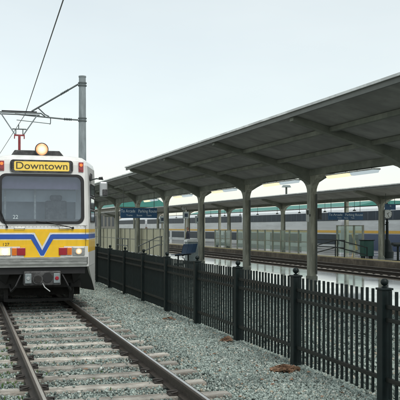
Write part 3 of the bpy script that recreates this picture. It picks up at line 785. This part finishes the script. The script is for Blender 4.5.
# distant buildings with teal roofs
def shed(lab, D0, D1, s0, s1, zt, ridge, m_roof):
    e = empty('station_building', P(D0, s0, -0.95), PHI); tag(e, lab, 'building')
    W, L, H = D1-D0, s1-s0, zt+0.95
    MB().box(0.4, W-0.4, 0.4, L-0.4, 0, H).build('wall', M['brick'], e)
    MB().prism([(-0.3,H+0.01),(W+0.3,H+0.01),(W/2+W*0.2,H+ridge),(W/2-W*0.2,H+ridge)], -0.3, L+0.3).build('roof', m_roof, e)
    MB().box(-0.42,-0.31,-0.3,L+0.3,H-0.15,H+0.18).build('fascia', M['gutter'], e)
    n = int(L/6)
    for i in range(n):
        MB().box(0.36, 0.398, 2+i*6, 5+i*6, H*0.35, H*0.75).build('window', M['navy'], e)
shed('long low building with teal roof behind the silver train', 60, 74, 112, 205, 4.9, 1.1, M['teal'])
shed('teal roofed building at the far left beyond the platforms', 46, 61, 226, 300, 7.6, 3.2, M['teal'])

# ------------------------------------------------------------------ overhead line
pole = empty('catenary_pole', (3.42, 24.95, 0)); tag(pole, 'grey round overhead line pole standing behind the tram', 'pole')
MB().lathe([(0.13,0),(0.128,2),(0.108,6.48)], (0,0,0), 20).build('shaft', M['galv'], pole, smooth=True)
MB().lathe([(0.118,6.48),(0.118,6.52),(0.02,6.54)], (0,0,0), 20).build('cap', M['galv'], pole)
MB().box(-0.22,0.22,-0.22,0.22,0,0.03).build('base_plate', M['galv'], pole)
for z in (6.22, 6.30, 5.12, 5.20):
    MB().lathe([(0.122,-0.018),(0.135,-0.018),(0.135,0.018),(0.122,0.018)], (0,0,z), 20).build('clamp', M['arm'], pole)
arm = MB().tube([(-0.13,0,6.26),(-1.55,0,5.36)], 0.026, 8).tube([(-0.13,0,5.15),(-0.55,0,5.16),(-2.05,0,5.26)], 0.024, 8).build('cantilever_arm', M['arm'], pole)
MB().tube([(-1.35,0,5.47),(-1.15,0,5.28),(-1.02,0,5.22)], 0.02, 6).tube([(-0.98,0,5.2),(-0.98,0,5.02),(-1.0,0,4.98)], 0.016, 6).tube([(-1.0,0,5.0),(-2.0,0,5.08)], 0.012, 6).build('registration_arm', M['arm'], arm)
for x, z in ((-0.35,5.155),(-0.45,6.058)):
    q = MB()
    for k in range(5): q.lathe([(0.028,-0.02),(0.045,0),(0.028,0.02)], (x-k*0.05, 0, z + (k*0.001 if z<5.5 else -k*0.031)), 10, 'x')
    q.build('insulator', M['arm'], arm)
wire = MB().tube([(0.66,-30,5.95),(1.66,24.8,5.235),(1.42,38,5.22),(1.30,60,5.25),(1.6,110,5.3),(1.4,250,5.3)], 0.011, 6).build('contact_wire', M['wire'])
tag(wire, 'single overhead contact wire running above the tram track', 'wire')

# ------------------------------------------------------------------ the tram
TY = 16.55
tram = empty('tram', (TX, TY, 0)); tag(tram, 'white, yellow and blue tram with Downtown sign and lit headlamps', 'tram')
TL = 22.0
def ring(z, dy, dx):
    h0, h1 = 0.93-dx, 1.325-dx
    o_ = [(-h1, TL), (-h1, 1.6), (-h0-0.035, 0.10+dy), (-h0+0.04, 0.012+dy), (-h0+0.12, 0.0+dy)]
    return [(x, y, z) for x, y in o_] + [(-x, y, z) for x, y in o_[::-1]]
rings = [ring(1.00,0.0,0.0), ring(1.86,0.0,0.0), ring(2.9,0.07,0.01), ring(3.10,0.09,0.02), ring(3.20,0.115,0.05), ring(3.265,0.17,0.12), ring(3.30,0.28,0.26)]
V = [p for r_ in rings for p in r_]; n = len(rings[0]); F = []
for i in range(len(rings)-1):
    for k in range(n): F.append((i*n+k, i*n+(k+1)%n, (i+1)*n+(k+1)%n, (i+1)*n+k))
F.append(tuple(range(n-1,-1,-1))); F.append(tuple(range((len(rings)-1)*n, len(rings)*n)))
body = MB().add(V, F).build('body', M['livery'], tram)
bpy.context.view_layer.update()
def rrect(x0, x1, z0, z1, r, n=6):
    p = []
    for cx, cz, a0 in ((x1-r,z1-r,0),(x0+r,z1-r,90),(x0+r,z0+r,180),(x1-r,z0+r,270)):
        for k in range(n+1):
            a = R(a0+90*k/n); p.append((cx+r*math.cos(a), cz+r*math.sin(a)))
    return p
cutters = MB()
cutters.prism(rrect(-0.83,0.83,1.905,2.885,0.13), -0.5, 1.3)
side_cut = MB()
for sd in (-1, 1): side_cut.box(min(sd*0.70,sd*1.6), max(sd*0.70,sd*1.6), 0.48, 1.22, 1.96, 2.70)
for sd in (-1, 1):
    for i in range(7):
        y0 = 2.6 + i*2.75
        if i in (1, 4): continue
        cutters.box(sd*1.28, sd*1.5, y0, y0+1.9, 1.95, 2.75)
co = cutters.build('cutter', M['interior'])
co.location = (TX, TY, 0); body_w = body
bm_ = body.modifiers.new('cut', 'BOOLEAN'); bm_.object = co; bm_.operation = 'DIFFERENCE'; bm_.solver = 'EXACT'
bpy.context.view_layer.update()
bake(body); bpy.data.objects.remove(co)
co = side_cut.build('cutter', M['interior']); co.location = (TX, TY, 0)
bm_ = body.modifiers.new('cut', 'BOOLEAN'); bm_.object = co; bm_.operation = 'DIFFERENCE'; bm_.solver = 'EXACT'
bpy.context.view_layer.update()
bake(body); bpy.data.objects.remove(co)
for p in body.data.polygons: p.use_smooth = False
bv = body.modifiers.new('bevel', 'BEVEL'); bv.width = 0.02; bv.segments = 3; bv.limit_method = 'ANGLE'; bv.angle_limit = R(20)
# cab interior: liner just inside the recess
ln = MB(); x0,x1,y0,y1,z0,z1 = -0.825,0.825,0.10,1.28,1.91,2.88
ln.add([(x0,y0,z0),(x1,y0,z0),(x1,y1,z0),(x0,y1,z0),(x0,y0,z1),(x1,y0,z1),(x1,y1,z1),(x0,y1,z1)], [(0,1,2,3),(7,6,5,4),(3,2,6,7)])
cab = ln.build('cab', M['interior'], tram)
MB().box(-0.81,0.81,0.16,0.185,2.60,2.87).build('sun_blind', M['interior_dark'], cab)
MB().box(-0.80,0.80,0.88,0.90,2.36,2.60).build('light_band_panel', M['interior_light'], cab)  # opaque pale panel added to paint the light band seen in the windscreen
MB().box(-0.80,0.80,0.14,0.50,1.912,1.98).build('dashboard', M['black'], cab, bevel=0.02)
MB().box(0.12,0.58,0.62,0.76,1.93,2.38).box(0.22,0.48,0.64,0.73,2.38,2.5).build('driver_seat', M['coupler'], cab, bevel=0.04)
MB().box(-0.10,-0.06,0.80,0.84,1.93,2.85).box(-0.72,-0.68,0.80,0.84,1.93,2.85).build('partition_post', M['bumper'], cab)
# windscreen, tilted with the body
def ty(z): return max(0, (z-1.86)/1.04*0.07)
def front_poly(poly, dy, name, m_, parent, th=0.012, bevel=0):
    n_ = len(poly)
    V = [(x, ty(z)+dy-th, z) for x, z in poly] + [(x, ty(z)+dy, z) for x, z in poly]
    F = [tuple(range(n_)), tuple(range(2*n_-1, n_-1, -1))] + [(i, (i+1)%n_, (i+1)%n_+n_, i+n_) for i in range(n_)]
    return MB().add(V, F).build(name, m_, parent, bevel=bevel)
def front_frame(outer, inner, dy, name, m_, parent, th=0.02):
    n_ = len(outer)
    V = []
    for lst, d in ((outer, dy-th), (inner, dy-th), (outer, dy), (inner, dy)): V += [(x, ty(z)+d, z) for x, z in lst]
    F = []
    for i in range(n_):
        j = (i+1) % n_
        F += [(i,j,n_+j,n_+i), (2*n_+i,3*n_+i,3*n_+j,2*n_+j), (i,2*n_+i,2*n_+j,j), (n_+i,n_+j,3*n_+j,3*n_+i)]
    return MB().add(V, F).build(name, m_, parent)
ws = front_poly(rrect(-0.80,0.80,1.93,2.86,0.12), 0.004, 'windscreen', M['glass'], tram, th=0.006)
front_frame(rrect(-0.86,0.86,1.88,2.905,0.15), rrect(-0.795,0.795,1.935,2.855,0.11), 0.004, 'rubber_seal', M['black'], ws)
text('fleet_number', '22', 0.11, M['white_ink'], ws, (-0.53, 0.0, 2.02), ext=0.001)
# wipers
for xa, xb, za, zb_ in ((0.62,0.08,1.80,1.93), (-0.70,-0.88,1.82,2.3)):
    w_ = MB().tube([(xa,-0.03,za),(xb,-0.035,zb_)], 0.011, 6)
    w_.tube([(xb-0.20 if xa>0 else xb,-0.03,zb_+0.005 if xa>0 else zb_-0.25),(xb+0.25 if xa>0 else xb+0.01,-0.03,zb_-0.04 if xa>0 else zb_+0.3)], 0.009, 6)
    w_.lathe([(0.025,-0.02),(0.025,0.02)], (xa,-0.02,za), 10, 'y'); w_.build('wiper', M['black'], tram)
# destination sign
sg = front_poly(rrect(-0.635,0.635,2.93,3.19,0.07), -0.004, 'destination_sign', M['coupler'], tram, th=0.03)
front_poly(rrect(-0.555,0.555,2.965,3.155,0.03), -0.036, 'display', M['sign_yellow'], sg, th=0.003)
text('lettering', 'Downtown', 0.205, M['ink'], sg, (0.0, 0.083-0.045, 3.062), rot=(R(86),0,0), ext=0.002, sx=1.12, bold=0.0008)
for x in (-0.605, 0.605): front_poly([(x-0.012,2.99),(x+0.012,2.99),(x+0.012,3.13),(x-0.012,3.13)], -0.036, 'sign_latch', M['black'], sg, th=0.004)
for x in (-0.80, 0.80):
    mk = MB().lathe([(0.042,-0.02),(0.042,0.01)], (x, 0.062, 3.03), 14, 'y').lathe([(0.042,-0.02),(0.042,0.01)], (x, 0.068, 3.10), 14, 'y').box(x-0.05,x+0.05,0.06,0.09,2.96,3.16).build('marker_lamp', M['lens_red'], tram)
    MB().lathe([(0.03,-0.012),(0.034,0)], (x, 0.046, 3.10), 14, 'y').build('lens', M['lens_marker'], mk)
# V emblem: white border then blue, on a yellow field
front_poly([(-0.36,1.205),(-0.44,1.45),(0.44,1.45),(0.36,1.205)], -0.001, 'front_panel', M['yellow'], tram, th=0.004)
for sx in (-1, 1):
    MB().box(min(sx*0.44,sx*0.935), max(sx*0.44,sx*0.935), -0.006, -0.001, 1.205, 1.425).build('lamp_panel', M['white'], tram)
def vee(a, t, tip, z0, z1):   # chevron joined with the band
    return [(-a-t, z0), (-a, z0), (0, tip+t*1.9), (a, z0), (a+t, z0), (0.0+0.03, tip), (-0.03, tip)]
front_poly([(-0.205,1.5545),(-0.20,1.6645),(-0.162,1.70),(-0.125,1.70),(0,1.452),(0.125,1.70),(0.162,1.70),(0.20,1.6645),(0.205,1.5545),(0.035,1.215),(-0.035,1.215)], -0.006, 'emblem_border', M['white'], tram, th=0.003)
front_poly([(-0.93,1.583),(-0.93,1.663),(-0.17,1.663),(0,1.345),(0.17,1.663),(0.93,1.663),(0.93,1.583),(0.225,1.583),(0.03,1.238),(-0.03,1.238),(-0.225,1.583)], -0.0095, 'emblem', M['blue'], tram, th=0.003)
front_poly([(-0.150,1.735),(-0.150,1.70),(0,1.425),(0.150,1.70),(0.150,1.735)], -0.0145, 'emblem_centre', M['yellow'], tram, th=0.002)
front_poly([(-0.185,1.699),(-0.185,1.668),(-0.172,1.668),(0,1.345),(0.172,1.668),(0.185,1.668),(0.185,1.699)], -0.0125, 'emblem_edge', M['white'], tram, th=0.002)
text('car_number', '127', 0.085, M['ink'], tram, (-0.72,-0.006,1.468), ext=0.001, sx=1.1)
# lamps
for sx in (-1, 1):
    lo, hi = (0.335, 0.50)
    f_ = lambda a, b: (min(sx*a, sx*b), max(sx*a, sx*b))
    a, b = f_(0.335,0.50); MB().box(a,b,-0.03,-0.008,1.245,1.40).build('tail_lamp', M['lens_red'], tram, bevel=0.008)
    a, b = f_(0.505,0.60); MB().box(a,b,-0.03,-0.008,1.245,1.40).build('turn_lamp', M['lens_orange'], tram, bevel=0.008)
    a, b = f_(0.615,0.865)
    h_ = MB().box(a,b,-0.03,-0.008,1.235,1.41).build('headlamp', M['bumper'], tram, bevel=0.012)
    c = sx*0.74
    MB().lathe([(0.075,-0.012),(0.078,0)], (c,-0.032,1.322), 24, 'y').build('reflector', M['chrome'], h_)
    MB().lathe([(0.02,-0.02),(0.055,-0.014),(0.06,0)] if sx>0 else [(0.03,-0.022),(0.068,-0.014),(0.072,0)], (c,-0.045,1.322), 24, 'y').build('lens', M['front_lens_right'] if sx > 0 else M['front_lens_left'], h_)
    if sx < 0: MB().box(c-0.105,c+0.105,-0.043,-0.031,1.25,1.395).build('lamp_bloom', M['front_lens_left'], h_, bevel=0.01)  # glowing block that imitates the headlamp's bloom around its lens
for z_ in (1.845,):
    MB().box(-0.92,0.92,-0.0015,0.004,z_,z_+0.006).build('panel_seam', M['ink'], tram)
for x in (-0.885, 0.885): MB().box(x-0.003,x+0.003,-0.0025,0.004,1.22,1.843).build('panel_seam', M['ink'], tram)
rv = MB()
for i in range(24): rv.lathe([(0.007,-0.004),(0.008,0)], (-0.86+i*0.0748,0.0,1.825), 8, 'y')
tag(rv.build('rivets', M['bumper'], tram), kind='stuff')
for x in (-0.45, 0.45): MB().tube([(x-0.10,-0.035,1.80),(x+0.10,-0.035,1.80)], 0.009, 6).tube([(x-0.10,0,1.80),(x-0.10,-0.035,1.80)], 0.009, 6).tube([(x+0.10,0,1.80),(x+0.10,-0.035,1.80)], 0.009, 6).build('grab_rail', M['bumper'], tram)
# bumper with ribs
bp_ = MB()
for z0_, z1_, d in ((1.05,1.20,0.05),(1.065,1.10,0.065),(1.125,1.155,0.065),(1.17,1.19,0.065)):
    h0 = 0.90
    bp_.prism([(-h0-0.07,0.15),(-h0,-d),(h0,-d),(h0+0.07,0.15)], z0_, z1_, 'z')
bp_.build('bumper', M['bumper'], tram)
# dark underframe, skirt and coupler
MB().box(-0.85,0.85,0.5,1.75,0.55,0.995).box(-1.15,1.15,1.751,TL-0.2,0.55,0.995).build('underframe', M['under'], tram)
MB().prism([(-0.88,0.9),(-0.88,0.06),(0.88,0.06),(0.88,0.9)], 0.86, 1.048, 'z').build('apron', M['black'], tram)
for sx in (-1, 1):
    # side flap: hangs forward of the wheels and swings back, black face, white outer edge
    V = [(0.58,0.10,1.04),(0.95,0.16,1.04),(1.27,1.35,0.40),(0.94,1.0,0.48),(0.70,0.5,0.62)]
    V = [(sx*x, y, z) for x, y, z in V]; V2 = [(x, y+0.05, z) for x, y, z in V]
    MB().add(V+V2, [(0,1,2,3,4),(9,8,7,6,5)] + [(i,(i+1)%5,(i+1)%5+5,i+5) for i in range(5)]).build('skirt_flap', M['black'], tram)
    V = [(0.965,0.13,1.0),(1.325,1.6,1.0),(1.325,1.6,0.42),(1.285,1.42,0.40)]
    V = [(sx*x, y, z) for x, y, z in V]; V2 = [(x-sx*0.03, y+0.03, z) for x, y, z in V]
    MB().add(V+V2, [(0,1,2,3),(7,6,5,4)] + [(i,(i+1)%4,(i+1)%4+4,i+4) for i in range(4)]).build('corner_panel', M['white'], tram)
    MB().box(min(sx*1.30,sx*1.325), max(sx*1.30,sx*1.325), 1.6, TL, 0.45, 0.998).build('side_skirt', M['white'], tram)
cp = MB().box(-0.37,0.37,-0.10,0.35,0.635,0.925).build('coupler', M['coupler'], tram, bevel=0.02)
for x, m_, nm in ((-0.285, M['chrome'], 'clear_lens'), (0.285, M['lens_red'], 'red_lens')):
    MB().box(x-0.065,x+0.065,-0.13,-0.102,0.68,0.88).build('lamp_housing', M['galv'], cp, bevel=0.012)
    MB().lathe([(0.03,-0.012),(0.04,0)], (x,-0.132,0.78), 14, 'y').build(nm, m_, cp)
MB().lathe([(0.105,-0.05),(0.105,0)], (-0.10,-0.102,0.77), 20, 'y').build('coupler_cone', M['coupler'], cp)
MB().lathe([(0.075,-0.02),(0.075,0)], (-0.10,-0.153,0.77), 20, 'y').build('coupler_face', M['under'], cp)
MB().lathe([(0.10,-0.012),(0.10,0)], (0.10,-0.102,0.795), 20, 'y').build('coupler_socket', M['black'], cp)
MB().tube([(0.0,-0.12,0.68),(0.04,-0.16,0.60),(0.14,-0.22,0.52)], 0.013, 6).build('release_lever', M['bumper'], cp)
for sx in (-1, 1): MB().tube([(sx*0.42,0.1,0.85),(sx*0.52,0.02,0.62),(sx*0.60,0.2,0.5),(sx*0.62,0.5,0.62)], 0.022, 8).build('air_hose', M['black'], tram, smooth=True)
# trucks and wheels
for y in (2.6, 9.5, 18):
    tr = MB().box(-0.95,0.95,y-1.2,y+1.2,0.32,0.55).build('truck', M['under'], tram)
    for yy in (y-0.9, y+0.9):
        for sx in (-1, 1): MB().lathe([(0.33,-0.065),(0.36,-0.05),(0.34,0.07)], (sx*0.75,yy,0.50), 24, 'x').build('wheel', M['coupler'], tr)
MB().box(-0.7,0.7,0.75,0.95,0.24,0.30).box(-0.72,-0.64,0.8,0.9,0.24,0.9).box(0.64,0.72,0.8,0.9,0.24,0.9).build('lifeguard_bar', M['under'], tram)
# tapered side windows beside the cab, both sides, stacked panes
ang = math.atan2(1.325-0.965, 1.5)
for sx in (-1, 1):
    Mx = Matrix.Translation((sx*0.968, 0.11, 0)) @ Matrix.Rotation(-sx*ang, 4, 'Z')
    for z0_, z1_ in ((1.92,2.18),(2.20,2.46),(2.48,2.74)):
        f_ = MB()
        for a, b, c_, d_ in ((0.34,0.40,z0_,z1_),(1.30,1.36,z0_,z1_),(0.401,1.299,z0_,z0_+0.03),(0.401,1.299,z1_-0.03,z1_)): f_.box(min(0.0,sx*0.012), max(0,sx*0.012), a, b, c_, d_, Mx)
        f_ = f_.build('side_window', M['black'], tram)
        MB().box(min(sx*0.002,sx*0.006), max(sx*0.002,sx*0.006), 0.401, 1.299, z0_+0.031, z1_-0.031, Mx).build('pane', M['cab_glass'], f_)
    for i in range(7):
        y0_ = 2.6 + i*2.75
        if i in (1, 4):
            d_ = MB().box(min(sx*1.327,sx*1.337), max(sx*1.327,sx*1.337), y0_+0.1, y0_+1.5, 1.0, 2.8).build('door', M['bumper'], tram)
            for q in (0.16, 0.86): MB().box(min(sx*1.338,sx*1.342), max(sx*1.338,sx*1.342), y0_+0.1+q-0.06, y0_+0.1+q+0.42, 1.3, 2.7).build('pane', M['side_glass'], d_)
            continue
        MB().box(min(sx*1.30,sx*1.29), max(sx*1.30,sx*1.29), y0_+0.005, y0_+1.895, 1.955, 2.745).build('side_window', M['side_glass'], tram)
# destination box on the slanted side, small dark
    MB().box(min(sx*0.0,sx*0.012), max(sx*0.0,sx*0.012), 0.3, 0.7, 2.82, 2.96, Mx).build('side_vent', M['coupler'], tram)
# mirror
mr_ = MB().tube([(1.05,0.55,2.82),(1.18,0.42,2.85),(1.31,0.36,2.83)], 0.014, 8).build('mirror', M['arm'], tram)
MB().box(1.23,1.40,0.33,0.40,2.46,2.78).build('housing', M['chrome'], mr_, bevel=0.03)
MB().box(1.245,1.385,0.402,0.406,2.49,2.75).build('mirror_glass', M['side_glass'], mr_)
MB().box(1.29,1.39,0.30,0.328,2.48,2.62).build('bracket', M['coupler'], mr_, bevel=0.01)
MB().tube([(1.22,0.37,2.85),(1.30,0.37,2.86)], 0.03, 8).build('knuckle', M['black'], mr_)
# roof equipment
MB().prism([(-0.60,3.30),(0.50,3.30),(0.40,3.42),(-0.52,3.42)], 0.45, 2.6).build('roof_box', M['coupler'], tram, bevel=0.015)
rl = MB().lathe([(0.10,0),(0.12,-0.10),(0.12,-0.12)], (0.02,0.42,3.43), 20, 'y').build('roof_headlamp', M['chrome'], tram)
MB().lathe([(0.03,-0.02),(0.10,-0.012),(0.125,0)], (0.02,0.298,3.43), 28, 'y').build('lens', M['roof_lens'], rl)
MB().lathe([(0.126,-0.004),(0.138,-0.004),(0.140,0.03)], (0.02,0.300,3.43), 28, 'y').build('rim', M['coupler'], rl)
MB().tube([(0.68,1.6,3.30),(0.70,1.6,3.36),(0.78,1.55,3.38),(0.9,1.6,3.36)], 0.03, 8).build('horn', M['black'], tram)
MB().box(-0.8,0.8,4.5,6.6,3.30,3.55).build('roof_box', M['coupler'], tram, bevel=0.03)
MB().box(-0.85,0.85,9.5,13.5,3.30,3.62).build('roof_box', M['bumper'], tram, bevel=0.03)
# pantograph
PYv = 7.2
pg = empty('pantograph', (-0.02, PYv, 0)); pg.parent = tram
MB().box(-0.30,0.30,-0.35,0.35,3.56 if False else 3.31,3.36).build('base', M['arm'], pg)
MB().box(-0.035,0.035,-0.04,0.04,3.36,4.46).build('mast', M['pan_red'], pg, bevel=0.01)
MB().box(-0.15,0.15,-0.04,0.04,4.46,4.50).box(-0.15,-0.125,-0.04,0.04,4.38,4.46).box(0.125,0.15,-0.04,0.04,4.38,4.46).build('yoke', M['pan_red'], pg)
MB().tube([(-0.2,0,4.66),(0.2,0,4.66)], 0.018, 8).tube([(-0.1,0,4.5),(-0.1,0,4.66)], 0.014, 6).tube([(0.1,0,4.5),(0.1,0,4.66)], 0.014, 6).tube([(-0.02,0,4.66),(-0.02,0,4.8)], 0.014, 6).build('lower_frame', M['arm'], pg)
for sx in (-1, 1):
    MB().tube([(sx*0.12,0,4.50),(sx*0.52,0,5.10)], 0.017, 8).build('frame_arm', M['galv'], pg)
MB().tube([(-0.72,0,5.05),(-0.62,0,5.14),(0.62,0,5.14),(0.74,0,5.05)], 0.022, 8).tube([(-0.6,0.25,5.12),(0.6,0.25,5.12)], 0.02, 8).build('contact_head', M['arm'], pg)
MB().box(-0.5,0.5,-0.02,0.02,5.163,5.19).build('carbon_strip', M['black'], pg)

# ------------------------------------------------------------------ small things on the gravel
def leaf_clump(loc, r, n_, lab):
    mb = MB()
    for i in range(n_):
        a = random.uniform(0, 6.28); d = r*random.random()**0.6
        L_, W_ = random.uniform(0.04,0.075), random.uniform(0.02,0.035)
        Mt = Matrix.Translation((d*math.cos(a)*1.3, d*math.sin(a), 0.025+random.random()*0.055*(1-d/r))) @ Matrix.Rotation(random.uniform(0,6.28),4,'Z') @ Matrix.Rotation(R(random.uniform(-45,45)),4,'X') @ Matrix.Rotation(R(random.uniform(-40,40)),4,'Y')
        k = random.uniform(0.01,0.025)
        pt = [(-L_,0,0),(-L_*.4,W_,k),(L_*.3,W_*.9,k*1.2),(L_*1.1,0,0.4*k),(L_*.3,-W_*.9,k*1.1),(-L_*.4,-W_,k),(0,0,-0.002)]
        mb.add([tuple(Mt @ Vector(p)) for p in pt], [(0,1,6),(1,2,6),(2,3,6),(3,4,6),(4,5,6),(5,0,6)])
    o = mb.build('leaf_litter', M['leaf']); o.location = loc
    sl = o.modifiers.new('solid','SOLIDIFY'); sl.thickness = 0.0015
    tag(o, lab, 'leaves', kind='stuff')
leaf_clump((3.80, 9.30, 0.01), 0.13, 110, 'clump of brown dead leaves on the gravel at a fence post foot')
leaf_clump((3.92, 11.95, 0.01), 0.06, 14, 'small clump of brown leaves at the next fence post')
leaf_clump((3.75, 15.0, 0.01), 0.10, 7, 'few scattered brown leaves farther along the fence')
fl = MB()
for i in range(90):
    y = random.uniform(7.5, 24); x = random.uniform(2.4, 4.05) if random.random() < 0.75 else random.uniform(0.9, 2.0)
    L_ = random.uniform(0.018,0.036); W_ = L_*0.5
    Mt = Matrix.Translation((x, y, 0.036)) @ Matrix.Rotation(random.uniform(0,6.28),4,'Z') @ Matrix.Rotation(R(random.uniform(-30,30)),4,'X')
    fl.add([tuple(Mt @ Vector(p)) for p in [(-L_,0,0),(-L_*.4,W_,.008),(L_*.3,W_*.9,.01),(L_*1.1,0,0.003),(L_*.3,-W_*.9,.01),(-L_*.4,-W_,.008),(0,0,-0.002)]], [(0,1,6),(1,2,6),(2,3,6),(3,4,6),(4,5,6),(5,0,6)])
o = fl.build('fallen_leaves', M['leaf']); tag(o, 'single small brown leaves scattered over the gravel', 'leaves', kind='stuff')
weeds = MB()
for i in range(380):
    x = random.gauss(0.25, 0.22) if random.random() < 0.93 else random.uniform(0.9, 1.6)
    y = random.uniform(7.6, 13)
    if x > 0.62 and x < 0.8: continue
    for k in range(4):
        a = random.uniform(0, 6.28); L_ = random.uniform(0.010,0.028)
        weeds.add([(x+0.006,y,0.0),(x-0.006,y,0.0),(x+L_*math.cos(a)*0.7,y+L_*math.sin(a)*0.7,0.02+L_)], [(0,1,2)])
o = weeds.build('weeds', M['weed']); tag(o, 'sparse green weeds growing in the ballast left of the near rail', 'weeds', kind='stuff')
